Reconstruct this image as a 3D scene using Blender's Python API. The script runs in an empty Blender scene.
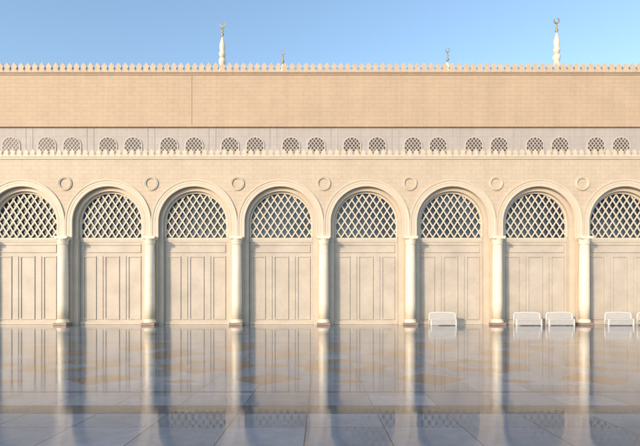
import bpy, bmesh, math, random
from mathutils import Vector
random.seed(4)
scene=bpy.context.scene
col=scene.collection
scene.view_settings.view_transform='Standard'
scene.view_settings.look='None'
scene.view_settings.exposure=0

# ------------------------------------------------ materials
class NT:
    def __init__(s,name,rough=0.6,spec=0.3):
        s.m=bpy.data.materials.new(name); s.m.use_nodes=True
        s.t=s.m.node_tree; s.b=s.t.nodes['Principled BSDF']
        s.b.inputs['Roughness'].default_value=rough
        s.b.inputs['Specular IOR Level'].default_value=spec
    def n(s,typ,**k):
        x=s.t.nodes.new(typ)
        for a,v in k.items(): setattr(x,a,v)
        return x
    def put(s,sock,v):
        if isinstance(v,bpy.types.NodeSocket): s.t.links.new(v,sock)
        else: sock.default_value=v
    def math(s,op,a,b=0.0,c=0.0):
        x=s.n('ShaderNodeMath',operation=op)
        s.put(x.inputs[0],a); s.put(x.inputs[1],b); s.put(x.inputs[2],c)
        return x.outputs[0]
    def mix(s,f,a,b,blend='MIX'):
        x=s.n('ShaderNodeMix',data_type='RGBA',blend_type=blend)
        s.put(x.inputs[0],f); s.put(x.inputs[6],a); s.put(x.inputs[7],b)
        return x.outputs[2]
    def noise(s,vec,scale,detail=4,rough=.55):
        x=s.n('ShaderNodeTexNoise'); s.put(x.inputs['Vector'],vec)
        x.inputs['Scale'].default_value=scale; x.inputs['Detail'].default_value=detail
        x.inputs['Roughness'].default_value=rough
        return x.outputs['Fac']
    def ramp(s,v,a,b,c=0.0,d=1.0):
        x=s.n('ShaderNodeMapRange'); s.put(x.inputs[0],v)
        for i,q in enumerate((a,b,c,d)): x.inputs[i+1].default_value=q
        return x.outputs[0]
    def pos(s):
        g=s.n('ShaderNodeNewGeometry'); sp=s.n('ShaderNodeSeparateXYZ')
        s.t.links.new(g.outputs['Position'],sp.inputs[0])
        return g.outputs['Position'],sp.outputs[0],sp.outputs[1],sp.outputs[2]
    def comb(s,x,y,z=0.0):
        c=s.n('ShaderNodeCombineXYZ'); s.put(c.inputs[0],x); s.put(c.inputs[1],y); s.put(c.inputs[2],z)
        return c.outputs[0]
    def bump(s,h,st,dist=0.02):
        x=s.n('ShaderNodeBump'); x.inputs['Strength'].default_value=st; x.inputs['Distance'].default_value=dist
        s.put(x.inputs['Height'],h); s.t.links.new(x.outputs[0],s.b.inputs['Normal'])

def stone(name,c1,c2,mortar,bw=0.9,bh=0.37,ms=0.012,rough=.6,var=.07,bumpst=.4,offset=.5):
    k=NT(name,rough)
    p,x,y,z=k.pos()
    br=k.n('ShaderNodeTexBrick'); br.offset=offset
    k.put(br.inputs['Vector'],k.comb(x,z))
    br.inputs['Color1'].default_value=(*c1,1); br.inputs['Color2'].default_value=(*c2,1)
    br.inputs['Mortar'].default_value=(*mortar,1)
    br.inputs['Scale'].default_value=1; br.inputs['Mortar Size'].default_value=ms
    br.inputs['Mortar Smooth'].default_value=.2
    br.inputs['Brick Width'].default_value=bw; br.inputs['Row Height'].default_value=bh
    n1=k.ramp(k.noise(p,.5,5),.3,.7,1-var,1+var*.3)
    n2=k.ramp(k.noise(p,9,4),.3,.7,.94,1.05)
    n3=k.ramp(k.noise(k.comb(k.math('MULTIPLY',x,2.2),y,k.math('MULTIPLY',z,.16)),1.0,4),.35,.7,.95,1.02)
    f=k.math('MULTIPLY',k.math('MULTIPLY',n1,n2),n3)
    cc=k.mix(1.0,br.outputs['Color'],k.comb(f,f,f),'MULTIPLY')
    k.put(k.b.inputs['Base Color'],cc)
    h=k.math('ADD',k.math('MULTIPLY',br.outputs['Fac'],-1.0),k.math('MULTIPLY',k.noise(p,30,3),.15))
    k.bump(h,bumpst,.015)
    return k.m
def plain(name,c,rough=.5,var=.12,scale=3,spec=.3,metal=0,bumpst=.1):
    k=NT(name,rough,spec); k.b.inputs['Metallic'].default_value=metal
    p,x,y,z=k.pos()
    f=k.math('MULTIPLY',k.ramp(k.noise(p,scale,5),.3,.7,1-var,1+var*.4),k.ramp(k.noise(p,scale*9,3),.3,.7,.96,1.03))
    k.put(k.b.inputs['Base Color'],k.mix(1.0,(*c,1),k.comb(f,f,f),'MULTIPLY'))
    if bumpst: k.bump(k.noise(p,scale*12,3),bumpst,.01)
    return k.m

M_low =stone('lower_wall_stone',(.575,.485,.385),(.555,.465,.368),(.44,.355,.275),.62,.30,.009,bumpst=.3)
M_up  =stone('upper_wall_stone',(.52,.40,.295),(.50,.382,.28),(.405,.30,.215),.8,.30,.010,bumpst=.3)
M_band=stone('window_band_stone',(.45,.415,.405),(.435,.40,.39),(.36,.33,.32),.75,.6,.010)
M_arch=plain('arch_stone',(.61,.53,.435),.5,.07,1.6)
M_door=plain('cream_panel',(.53,.475,.42),.45,.16,.7)
M_jamb=plain('jamb_marble',(.57,.50,.42),.45,.10,1.2)
M_marb=plain('white_marble',(.79,.71,.585),.28,.07,2.5,.5)
M_plin=plain('brown_granite',(.30,.22,.18),.35,.2,14,.5)
M_latt=plain('lattice_stone',(.60,.54,.46),.5,.06,3)
M_sfr =plain('small_window_stone',(.52,.46,.41),.5,.06,3)
M_merl=plain('merlon_stone',(.55,.45,.35),.6,.12,3)
M_merl2=plain('pale_merlon_stone',(.63,.54,.43),.5,.12,4)
M_gold=plain('weathered_gilding',(.42,.34,.20),.45,.1,5,.5,.6,0)
M_white=plain('white_paint',(.68,.68,.67),.4,.06,6)
M_grey=plain('pale_grey_slat',(.52,.51,.51),.5,.1,8)
M_roof=plain('roof_concrete',(.35,.32,.28),.8,.2,1)
M_joint=plain('dark_joint',(.28,.20,.13),.8,.1,2)
M_sgl=plain('brown_glass',(.085,.07,.06),.35,.2,2,.3,0,0)
kg=NT('dark_glass',.05,.6)
_p,_x,_y,_z=kg.pos(); kg.bump(kg.noise(_p,.8,2),.12,.05)
kg.put(kg.b.inputs['Base Color'],kg.mix(kg.ramp(kg.noise(kg.comb(_x,0.0,kg.math('MULTIPLY',_z,.6)),.32,3,.6),.42,.64),(.018,.027,.045,1),(.06,.085,.12,1)))  # uneven brightness behind the glass, bay to bay, painted into its colour by noise
M_glass=kg.m

# floor
k=NT('polished_marble_paving',.08,.5)
k.b.inputs['IOR'].default_value=1.55
p,x,y,z=k.pos()
def tiles():
    br=k.n('ShaderNodeTexBrick'); br.offset=0; br.squash=1
    k.put(br.inputs['Vector'],k.comb(k.math('ADD',x,.18),k.math('ADD',y,.1)))
    br.inputs['Scale'].default_value=1; br.inputs['Mortar Size'].default_value=.007; br.inputs['Mortar Smooth'].default_value=.1
    br.inputs['Brick Width'].default_value=1; br.inputs['Row Height'].default_value=1
    return br
br=tiles()
br.inputs['Color1'].default_value=(.085,.12,.175,1); br.inputs['Color2'].default_value=(.185,.23,.30,1)
br.inputs['Mortar'].default_value=(.01,.013,.019,1)
tv=tiles()
tv.inputs['Color1'].default_value=(0,0,0,1); tv.inputs['Color2'].default_value=(1,1,1,1); tv.inputs['Mortar'].default_value=(1,1,1,1)
base=br.outputs['Color']
def cell(v,per,off):
    a=k.math('ADD',v,off); a=k.math('DIVIDE',a,per); a=k.math('FRACT',a); a=k.math('SUBTRACT',a,.5)
    return k.math('ABSOLUTE',k.math('MULTIPLY',a,per))
def band(v,a,b): return k.math('MULTIPLY',k.math('GREATER_THAN',v,a),k.math('LESS_THAN',v,b))
def MX(*a):
    r=a[0]
    for q in a[1:]: r=k.math('MAXIMUM',r,q)
    return r
P_=3.4
ax=cell(x,P_,1.1+34); ay=k.math('ABSOLUTE',k.math('SUBTRACT',y,11.6))
star=k.math('MINIMUM',k.math('MAXIMUM',ax,ay),k.math('MULTIPLY',k.math('ADD',ax,ay),.7071))
ax2=cell(x,P_,2.8+34)
def dia(yc,ky,a=ax2): return k.math('ADD',a,k.math('MULTIPLY',k.math('ABSOLUTE',k.math('SUBTRACT',y,yc)),ky))
d1=dia(9.6,1.1); d2=dia(14.2,.7); d3=dia(16.4,.6,ax); d4=dia(11.6,1.0); d5=dia(9.3,1.5,ax)
brown=MX(band(star,.45,.95),k.math('LESS_THAN',d1,.8),k.math('LESS_THAN',d2,.95),k.math('LESS_THAN',d3,1.0),k.math('LESS_THAN',d4,.4),k.math('LESS_THAN',d5,.38))
vein=k.ramp(k.noise(p,1.6,6,.7),.35,.65)
brc=k.mix(vein,(.125,.062,.038,1),(.19,.105,.068,1))
base=k.mix(k.math('MULTIPLY',brown,.97),base,brc)
dark=MX(band(y,6.6,7.15),*[band(y,a,b) for a,b in ((8.15,8.28),(17.8,18.2),(22.5,23.0),(29.5,30.3))])
base=k.mix(k.math('MULTIPLY',dark,.85),base,(.012,.02,.035,1))
v=k.math('MULTIPLY',k.ramp(k.noise(p,.7,6,.65),.3,.7,.80,1.13),k.ramp(k.noise(p,5,6,.75),.3,.7,.84,1.10))
base=k.mix(1.0,base,k.comb(v,v,v),'MULTIPLY')
k.put(k.b.inputs['Base Color'],base)
k.put(k.b.inputs['Roughness'],k.math('ADD',k.ramp(k.noise(p,1.2,5,.6),.3,.7,.035,.07),k.math('MULTIPLY',tv.outputs['Color'],.045)))
k.bump(k.math('ADD',k.math('MULTIPLY',k.noise(p,2.2,2),1.0),k.math('MULTIPLY',br.outputs['Fac'],-.2)),.06,.02)
M_floor=k.m

# ------------------------------------------------ helpers
WL={}
def mkobj(name,bm,mat,loc=(0,0,0),parent=None,smooth=False):
    me=bpy.data.meshes.new(name)
    bmesh.ops.recalc_face_normals(bm,faces=bm.faces[:])
    bm.to_mesh(me); bm.free()
    if smooth:
        for f in me.polygons: f.use_smooth=True
    me.materials.append(mat)
    return place(bpy.data.objects.new(name,me),loc,parent)
def place(o,loc,parent=None):
    col.objects.link(o); WL[o.name]=Vector(loc)
    if parent is not None:
        o.parent=parent; o.location=Vector(loc)-WL[parent.name]
    else: o.location=loc
    return o
def empty(name,loc,parent=None):
    o=bpy.data.objects.new(name,None); o.empty_display_size=.3
    return place(o,loc,parent)
def dup(src,loc,parent):
    o=src.copy(); o.parent=None
    return place(o,loc,parent)
def box(bm,x0,x1,y0,y1,z0,z1,bev=0):
    r=bmesh.ops.create_cube(bm,size=1)
    for v in r['verts']:
        v.co=Vector(((x0+x1)/2+v.co.x*(x1-x0),(y0+y1)/2+v.co.y*(y1-y0),(z0+z1)/2+v.co.z*(z1-z0)))
    if bev:
        es={e for v in r['verts'] for e in v.link_edges}
        bmesh.ops.bevel(bm,geom=list(es),offset=bev,segments=1,affect='EDGES')
def lathe(bm,prof,n=24,cx=0,cy=0):
    rings=[]
    for r,z in prof:
        rings.append([bm.verts.new((cx+r*math.cos(2*math.pi*i/n),cy+r*math.sin(2*math.pi*i/n),z)) for i in range(n)])
    for a,b in zip(rings,rings[1:]):
        for i in range(n): bm.faces.new((a[i],a[(i+1)%n],b[(i+1)%n],b[i]))
    bm.faces.new(rings[0][::-1]); bm.faces.new(rings[-1])
def prism(bm,pts,y0,y1):
    a=[bm.verts.new((px,y0,pz)) for px,pz in pts]; b=[bm.verts.new((px,y1,pz)) for px,pz in pts]
    bm.faces.new(a); bm.faces.new(b[::-1]); n=len(pts)
    for i in range(n): bm.faces.new((a[i],b[i],b[(i+1)%n],a[(i+1)%n]))
def archpath(r,zc,zb,n=40):
    pts=[(r,zb)]+[(r*math.cos(math.pi*i/n),zc+r*math.sin(math.pi*i/n)) for i in range(n+1)]+[(-r,zb)]
    return pts
def archwall(bm,cx,half,r,zc,zb,zt,y0,y1,n=40):
    """plate with an arched opening, front at y0, reveal back to y1"""
    P=archpath(r,zc,zb,n)
    ins=[bm.verts.new((cx+a,y0,b)) for a,b in P]; bk=[bm.verts.new((cx+a,y1,b)) for a,b in P]
    for i in range(len(P)-1):
        f=bm.faces.new((ins[i],ins[i+1],bk[i+1],bk[i])); f.material_index=1
    top=[bm.verts.new((cx+a,y0,zt)) for a,b in P[1:-1]]
    for i in range(len(top)-1): bm.faces.new((ins[i+1],top[i],top[i+1],ins[i+2]))
    for s,i0,it in ((1,0,0),(-1,-1,-1)):
        e0=bm.verts.new((cx+s*half,y0,zb)); e2=bm.verts.new((cx+s*half,y0,zt))
        j=1 if s==1 else len(P)-2
        e1=bm.verts.new((cx+s*half,y0,zc))
        bm.faces.new((ins[i0],ins[j],e1,e0)); bm.faces.new((ins[j],top[it],e2,e1))
def sweep_arch(bm,prof,zc,zb,n=40):
    secs=[]
    keys=[('s',1)]+[('a',math.pi*i/n) for i in range(n+1)]+[('s',-1)]
    for t,v in keys:
        if t=='s': secs.append([bm.verts.new((v*r,y,zb)) for r,y in prof])
        else: secs.append([bm.verts.new((r*math.cos(v),y,zc+r*math.sin(v))) for r,y in prof])
    m=len(prof)
    for a,b in zip(secs,secs[1:]):
        for i in range(m): bm.faces.new((a[i],a[(i+1)%m],b[(i+1)%m],b[i]))
    bm.faces.new(secs[0]); bm.faces.new(secs[-1][::-1])
def lattice(bm,r,zc,zb,dx,dz,hw,y0,th):
    inside=lambda a,b: (abs(a)<r and zb<b<=zc) or (b>zc and a*a+(b-zc)**2<r*r)
    L=math.hypot(dx,dz)
    for s in (1,-1):
        ux,uz=dx/L,s*dz/L; nx,nz=-uz,ux
        yy=y0+(0 if s==1 else .003)
        for kx in range(-60,60):
            ox=kx*dx+dx/2
            ts=[t*.02 for t in range(-500,500) if inside(ox+ux*t*.02,zb+uz*t*.02+1e-6)]
            if len(ts)<4: continue
            t0,t1=ts[0],ts[-1]+.02
            pts=[]
            for t,q in ((t0,-hw),(t1,-hw),(t1,hw),(t0,hw)):
                pts.append((ox+ux*t+nx*q,zb+uz*t+nz*q))
            prism(bm,pts,yy,yy+th)
S=6.0; X0=.25
bays=[X0+3+S*i for i in range(-5,5)]
cols=[X0+S*i for i in range(-5,6)]
XL,XR=cols[0]-.8,cols[-1]+.8
YW=32.2; ZC=7.15; ZT=11.77

bld=empty('mosque_building',(X0,YW,0))
bld['label']='long beige stone mosque facade with round-arched arcade and crenellated parapets'
bld['category']='mosque'
bm=bmesh.new()
for cx in bays:
    archwall(bm,cx,3,2.6,ZC,0,ZT-.25,YW,YW+.28)
for a,b in ((XL,cols[0]),(cols[-1],XR)): box(bm,a,b,YW,YW+1.8,0,ZT-.25)
bmesh.ops.remove_doubles(bm,verts=bm.verts[:],dist=.0005)
o=mkobj('lower_wall',bm,M_low,(0,0,0),bld); o.data.materials.append(M_jamb)
bm=bmesh.new()
box(bm,XL,XR,YW-.05,YW+1.8,ZT-.22,ZT-.08); box(bm,XL,XR,YW-.09,YW+.5,ZT-.08,ZT)
box(bm,XL,XR,YW+.02,YW+1.8,ZT-.25,ZT-.22)
mkobj('lower_cornice',bm,M_arch,(0,0,0),bld)
bm=bmesh.new()
for cx in bays: archwall(bm,cx,3,2.27,ZC-.02,0,ZT-.5,YW+.28,YW+.9)
bmesh.ops.remove_doubles(bm,verts=bm.verts[:],dist=.0005)
o=mkobj('inner_wall',bm,M_jamb,(0,0,0),bld); o.data.materials.append(M_jamb)

def archivolt():
    bm=bmesh.new()
    prof=[(2.5,.10),(2.5,-.04),(2.52,-.05),(2.57,-.05),(2.585,-.035),(2.72,-.035),(2.73,-.05),(2.87,-.05),(2.885,-.07),(2.905,-.085),(2.95,-.09),(2.995,-.09),(2.995,.0-.003),(2.6,-.003),(2.6,.10)]
    sweep_arch(bm,prof,0,6.12-ZC,48)
    return bm
first={}
def rep(key,loc,parent,build,mat,smooth=False):
    if key not in first:
        o=mkobj(key,build(),mat,loc,parent,smooth); first[key]=o; return o
    return dup(first[key],loc,parent)

def b_frame():
    bm=bmesh.new()
    sweep_arch(bm,[(2.12,-.05),(2.12,.1),(2.265,.1),(2.265,-.05),(2.2,-.07)],0,6.15-ZC,40); return bm
def b_latt():
    bm=bmesh.new(); lattice(bm,2.13,0,6.18-ZC,.50,.76,.047,0,.03); return bm
def b_glass():
    bm=bmesh.new(); prism(bm,archpath(2.2,0,6.1-ZC,40),0,.04); return bm
def b_sill():
    bm=bmesh.new(); box(bm,-2.26,2.26,-.08,.1,5.98,6.15,.02); box(bm,-2.26,2.26,-.05,.1,5.86,5.98); return bm
def b_leaf():
    bm=bmesh.new(); box(bm,-2.26,2.26,0,.1,0,5.86)
    def fr(a,b,c,d,w=.08,h=.055):
        box(bm,a,b,-h,-.001,c,c+w,.012); box(bm,a,b,-h,-.001,d-w,d,.012)
        box(bm,a,a+w,-h+.003,-.001,c+w,d-w,.012); box(bm,b-w,b,-h+.003,-.001,c+w,d-w,.012)
    fr(-2.05,2.05,5.1,5.7)
    for a,b in ((-.52,.52),(1.12,2.05),(-2.05,-1.12)):
        fr(a,b,.35,4.85)
    for a in (-1.0,.64): box(bm,a,a+.36,-.04,-.001,.35,4.85,.015)
    return bm
def b_kick():
    bm=bmesh.new(); box(bm,-2.26,2.26,-.08,-.003,0.0,.2,.015); return bm
def b_ring():
    bm=bmesh.new()
    N=40
    prof=[(.35,0),(.35,-.07),(.385,-.09),(.42,-.06),(.455,-.09),(.49,-.07),(.49,0)]
    secs=[[bm.verts.new((r*math.cos(t),yy,r*math.sin(t))) for r,yy in prof] for t in [2*math.pi*i/N for i in range(N)]]
    m=len(prof)
    for i in range(N):
        a,b=secs[i],secs[(i+1)%N]
        for j in range(m): bm.faces.new((a[j],a[(j+1)%m],b[(j+1)%m],b[j]))
    return bm
YD=YW+.62
for cx in bays:
    rep('archivolt',(cx,YW,ZC),bld,archivolt,M_arch)
    w=empty('arched_window',(cx,YD,ZC),bld)
    rep('window_frame',(cx,YD-.06,ZC),w,b_frame,M_latt)
    rep('lattice',(cx,YD-.045,ZC),w,b_latt,M_latt)
    rep('glass',(cx,YD+.10,ZC),w,b_glass,M_glass)
    rep('sill',(cx,YD,0),w,b_sill,M_latt)
    d=empty('door',(cx,YD,0),bld)
    rep('door_panel',(cx,YD,0),d,b_leaf,M_door)
    rep('kick_plate',(cx,YD,0),d,b_kick,M_jamb)
def b_shaft():
    bm=bmesh.new(); lathe(bm,[(.345,.40),(.35,1.5),(.34,3.5),(.32,5.56)],32); return bm
def b_base():
    bm=bmesh.new(); lathe(bm,[(.42,.18),(.43,.22),(.42,.27),(.375,.31),(.385,.36),(.37,.40)],32); return bm
def b_plinth():
    bm=bmesh.new(); box(bm,-.46,.46,-.44,.38,0,.18,.02); return bm
def b_cap():
    bm=bmesh.new()
    lathe(bm,[(.33,5.56),(.355,5.58),(.355,5.61),(.335,5.63),(.345,5.72),(.365,5.82),(.39,5.92)],32)
    box(bm,-.405,.405,-.405,.35,5.922,5.99,.015); box(bm,-.46,.46,-.34,.35,5.99,6.12,.01)
    return bm
YC=31.93
for i,cx in enumerate(cols):
    c=empty('column',(cx,YC,0),bld)
    rep('shaft',(cx,YC,0),c,b_shaft,M_marb,True)
    rep('base',(cx,YC,0),c,b_base,M_marb)
    rep('plinth',(cx,YC,0),c,b_plinth,M_plin)
    rep('capital',(cx,YC,0),c,b_cap,M_marb)
    rep('roundel',(cx,YW,9.85),bld,b_ring,M_arch)

# merlons
def spade(w,h):
    half=[(.5,0),(.5,.16),(.36,.22),(.33,.32),(.44,.40),(.5,.50),(.46,.60),(.30,.74),(.16,.85),(.07,.95)]
    pts=[(a*w,b*h) for a,b in half]+[(0,h)]+[(-a*w,b*h) for a,b in half[::-1]]
    return pts
def b_m1(x=0,bm=None):
    bm=bm or bmesh.new(); prism(bm,[(x+a,b) for a,b in spade(.45,.66)],0,.16); return bm
def b_m2(x=0,bm=None):
    bm=bm or bmesh.new(); prism(bm,[(x+a,b) for a,b in spade(.36,.48)],0,.08); return bm
YU=34.0; ZU=18.52
uw=empty('upper_wall',(X0,YU,12),bld)
for key,fn,mat,yy,zz,par,pit in (('merlon',b_m2,M_merl2,YW-.06,ZT,bld,.46),('parapet_merlon',b_m1,M_merl,YU-.1,ZU,uw,.51)):
    NT_=int((XR-XL)/pit)
    xs=[X0+pit*(i-(NT_-1)/2) for i in range(NT_)]
    xs.sort(key=lambda a:abs(a))
    for a in xs[:100]: rep(key,(a,yy,zz),par,fn,mat)
    bm=bmesh.new()
    for a in xs[100:]: fn(a,bm)
    o=mkobj(key+'_row',bm,mat,(0,yy,zz),par); o['kind']='stuff'
bm=bmesh.new(); box(bm,XL,XR,YU,YU+.6,14.62,ZU-.22)
mkobj('stone_facing',bm,M_up,(0,0,0),uw)
bm=bmesh.new(); box(bm,XL,XR,YU-.04,YU+.62,14.48,14.62,.02); box(bm,XL,XR,YU-.05,YU+.62,ZU-.22,ZU-.1); box(bm,XL,XR,YU-.12,YU+.66,ZU-.1,ZU)
mkobj('upper_cornice',bm,M_up,(0,0,0),uw)
bm=bmesh.new(); box(bm,XL,XR,YU+.12,YU+.6,ZT-.5,14.48)
mkobj('window_band',bm,M_band,(0,0,0),uw)
bm=bmesh.new(); box(bm,-9.445,-9.405,YU-.006,YU+.02,14.62,ZU-.22)
mkobj('expansion_joint',bm,M_joint,(0,0,0),uw)
bm=bmesh.new(); box(bm,XL,XR,YW+1.8,YU+.12,ZT-.6,ZT-.45); box(bm,XL,XR,YU+.6,YU+60,ZU-1.5,ZU-1.2)
box(bm,XL,XR,YU+59.5,YU+60,0,ZU-1.5); box(bm,XL,XL+.3,YW+1.8,YU+59.5,0,ZU-1.5); box(bm,XR-.3,XR,YW+1.8,YU+59.5,0,ZU-1.5)
mkobj('roof',bm,M_roof,(0,0,0),bld)
def b_swf():
    bm=bmesh.new()
    sweep_arch(bm,[(.61,-.02),(.61,-.05),(.64,-.06),(.69,-.05),(.69,-.001)],0,-.5,24); return bm
def b_swl():
    bm=bmesh.new(); lattice(bm,.61,0,-.5,.27,.34,.030,-.05,.03); return bm
def b_swg():
    bm=bmesh.new(); prism(bm,archpath(.61,0,-.5,24),-.02,-.002); return bm
def b_swp():
    bm=bmesh.new(); box(bm,-.02,.02,-.02,-.001,12.3,14.46); return bm
yb=YU+.12
for kk in range(-6,7):
    pc=-1.21+4.5*kk
    if pc<XL+2 or pc>XR-2: continue
    for dx in (-.93,.93):
        rep('small_window_frame',(pc+dx,yb,13.12),uw,b_swf,M_sfr)
        rep('small_window_lattice',(pc+dx,yb,13.12),uw,b_swl,M_band)
        rep('small_window_glass',(pc+dx,yb,13.12),uw,b_swg,M_sgl)
        rep('band_moulding',(pc+dx*2.15,yb,0),uw,b_swp,M_band)

# ---------------------------------------------- spires
def crescent(bm,zc,R,y0=-.05,y1=.05):
    pts=[]; N=28; off=R*.36; r2=R*.74
    for i in range(N+1):
        t=math.radians(115)+math.radians(310)*i/N
        pts.append((R*math.cos(t),zc+R*math.sin(t)))
    for i in range(N+1):
        t=math.radians(115+310)-math.radians(310)*i/N
        pts.append((r2*math.cos(t)*.98,zc+off*.45+r2*math.sin(t)))
    m=len(pts)
    a=[bm.verts.new((q[0],y0,q[1])) for q in pts]; b=[bm.verts.new((q[0],y1,q[1])) for q in pts]
    for i in range(N):
        j=m-1-i
        bm.faces.new((a[i],a[i+1],a[j-1],a[j])); bm.faces.new((b[j],b[j-1],b[i+1],b[i]))
    for i in range(m): bm.faces.new((a[i],b[i],b[(i+1)%m],a[(i+1)%m]))
F=462.0
def spire(px,ytop,D,big,label):
    sc=D/F
    X=(px-320)*sc; zt=1.6+(302-ytop)*sc; zroof=ZU-1.2
    s=empty('minaret_spire' if big else 'roof_finial',(X,D,zroof))
    s['label']=label; s['category']='minaret spire' if big else 'finial'
    if big: s['group']='minaret spires above the roof'
    else: s['group']='small gilded crescent finials above the roof'
    q=.9 if big else 1
    P=lambda l:[(r*sc*q,zt-d*sc-zroof) for r,d in l]
    H=(zt-zroof)/sc
    if big:
        bm=bmesh.new()
        lathe(bm,P([(4.6,H),(4.6,62),(3.2,60),(3.0,52),(3.9,50),(3.9,48),(3.0,46.5),(2.6,44),(4.0,41),(4.3,38.5),(3.2,37)]),20)
        mkobj('spire_shaft',bm,M_marb,(X,D,zroof),s)
        bm=bmesh.new()
        lathe(bm,P([(3.0,36.9),(3.0,34),(3.9,33),(3.9,31.5),(2.5,30.5),(3.1,27),(3.3,24.5),(2.9,22),(2.0,19),(1.2,16.5),(.7,15)]),20)
        mkobj('bulb',bm,M_marb,(X,D,zroof),s,True)
        bm=bmesh.new()
        lathe(bm,P([(.6,15.2),(.6,14),(1.7,12.8),(1.7,12.0),(.6,10.8),(.5,10),(1.2,9.2),(1.2,8.6),(.4,7.8),(.35,5.5)]),16)
        mkobj('finial',bm,M_gold,(X,D,zroof),s,True)
        bm=bmesh.new(); crescent(bm,zt-2.9*sc-zroof,2.9*sc)
        mkobj('crescent',bm,M_gold,(X,D,zroof),s)
    else:
        bm=bmesh.new()
        lathe(bm,P([(3,H),(3,22),(2.4,18.5),(1.2,16),(.8,14.5)]),16)
        mkobj('pedestal',bm,M_marb,(X,D,zroof),s)
        bm=bmesh.new()
        lathe(bm,P([(.5,14.6),(.5,13),(1.5,12),(1.5,11),(.5,10),(.45,9),(1.0,8.2),(1.0,7.6),(.35,6.8),(.3,4.4)]),16)
        mkobj('finial',bm,M_gold,(X,D,zroof),s,True)
        bm=bmesh.new(); crescent(bm,zt-2.3*sc-zroof,2.3*sc,-.04,.04)
        mkobj('crescent',bm,M_gold,(X,D,zroof),s)
spire(222.5,22,58,True,'slender white spire with gilded crescent rising behind the parapet')
spire(556.5,18,56,True,'slender white spire with gilded crescent rising behind the parapet')
spire(283,50,66,False,'small gilded crescent finial above the roof parapet')
spire(447.5,48,66,False,'small gilded crescent finial above the roof parapet')

# ---------------------------------------------- benches
def tube(bm,pts,r,n=8):
    rings=[]
    for i,pnt in enumerate(pts):
        p0=Vector(pts[max(0,i-1)]); p1=Vector(pts[min(len(pts)-1,i+1)]); d=(p1-p0).normalized()
        u=d.cross(Vector((0,1,0)))
        if u.length<.1: u=d.cross(Vector((1,0,0)))
        u.normalize(); w=d.cross(u)
        rings.append([bm.verts.new(Vector(pnt)+u*r*math.cos(2*math.pi*k/n)+w*r*math.sin(2*math.pi*k/n)) for k in range(n)])
    for a,b in zip(rings,rings[1:]):
        for k in range(n): bm.faces.new((a[k],a[(k+1)%n],b[(k+1)%n],b[k]))
    bm.faces.new(rings[0][::-1]); bm.faces.new(rings[-1])
def b_bframe():
    bm=bmesh.new()
    pts=[(-.9,0.18,0),(-.89,.18,.55)]
    for i in range(0,7):
        t=math.pi-math.pi/2*i/6; pts.append((-.73+.15*math.cos(t),.19,.71+.15*math.sin(t)))
    pts+=[(-.3,.2,.875),(0,.2,.88),(.3,.2,.875)]
    pts+=[(-a,b,c) for a,b,c in pts[:9][::-1]]
    tube(bm,pts,.045)
    return bm
def b_bback():
    bm=bmesh.new()
    for i,z in enumerate((.48,.57,.66,.75)):
        hw=.85 if z<.7 else .80
        box(bm,-hw,hw,.17,.20,z,z+.08,.008)
    return bm
def b_bseat():
    bm=bmesh.new()
    for y in (-.18,-.08,.02): box(bm,-.88,.88,y,y+.085,.42,.465,.008)
    return bm
def b_bleg():
    bm=bmesh.new()
    box(bm,-.045,.045,-.18,-.09,0,.415,.006); box(bm,-.03,.03,-.09,.14,.36,.41,.006); box(bm,-.03,.03,-.09,.16,.10,.14,.006)
    return bm
def b_brail():
    bm=bmesh.new()
    for z in (.06,.15,.24,.33): box(bm,-.79,.79,-.17,-.14,z,z+.08,.006)
    box(bm,-.86,.86,.165,.2,.08,.36,.01); return bm
YB=31.35
for i,(px) in enumerate((443,528,560.5,619.5,652)):
    X=(px-320)*YB/F
    L=(X,YB,0)
    b=empty('bench',L); b['category']='bench'; b['group']='white benches along the arcade wall'
    b['label']=['white metal slatted bench standing alone by a column','white metal slatted bench beside another bench','white metal slatted bench beside another bench','white metal slatted bench before a panelled door','white metal slatted bench before a panelled door'][i]
    rep('back_frame',L,b,b_bframe,M_white,True); rep('backrest',L,b,b_bback,M_grey)
    rep('seat',L,b,b_bseat,M_white)
    for s in (-.84,.84): rep('leg',(X+s,YB,0),b,b_bleg,M_white)
    rep('rail',L,b,b_brail,M_grey)

# ---------------------------------------------- ground
bm=bmesh.new()
vs=[bm.verts.new(q) for q in ((-1500,-1500,0),(1500,-1500,0),(1500,2500,0),(-1500,2500,0))]; bm.faces.new(vs)
g=mkobj('ground',bm,M_floor); g['kind']='structure'; g['label']='polished grey marble plaza paving with brown star inlays'

# ---------------------------------------------- light
az=math.radians(-40); el=math.radians(16)
d=Vector((math.sin(az)*math.cos(el),-math.cos(az)*math.cos(el),math.sin(el)))
sun=bpy.data.lights.new('sun','SUN'); sun.energy=3.3; sun.angle=math.radians(4); sun.color=(1,.79,.56)
so=bpy.data.objects.new('sun',sun); so.rotation_euler=d.to_track_quat('Z','Y').to_euler(); so.location=(-20,-20,30); col.objects.link(so)
w=bpy.data.worlds.new('World'); scene.world=w; w.use_nodes=True
nt=w.node_tree; sk=nt.nodes.new('ShaderNodeTexSky'); sk.sky_type='NISHITA'; sk.sun_disc=False
sk.sun_elevation=el; sk.sun_rotation=math.pi-az; sk.dust_density=.8; sk.ozone_density=2.0; sk.air_density=1.2
bg=nt.nodes['Background']; nt.links.new(sk.outputs[0],bg.inputs[0]); bg.inputs[1].default_value=.30
# ---------------------------------------------- camera
cam=bpy.data.cameras.new('camera'); co=bpy.data.objects.new('camera',cam); col.objects.link(co)
co.location=(0,0,1.6); co.rotation_euler=(math.radians(90),0,0)
cam.sensor_width=36; cam.lens=26; cam.shift_y=79/640; cam.clip_end=6000; cam.clip_start=.05
scene.camera=co
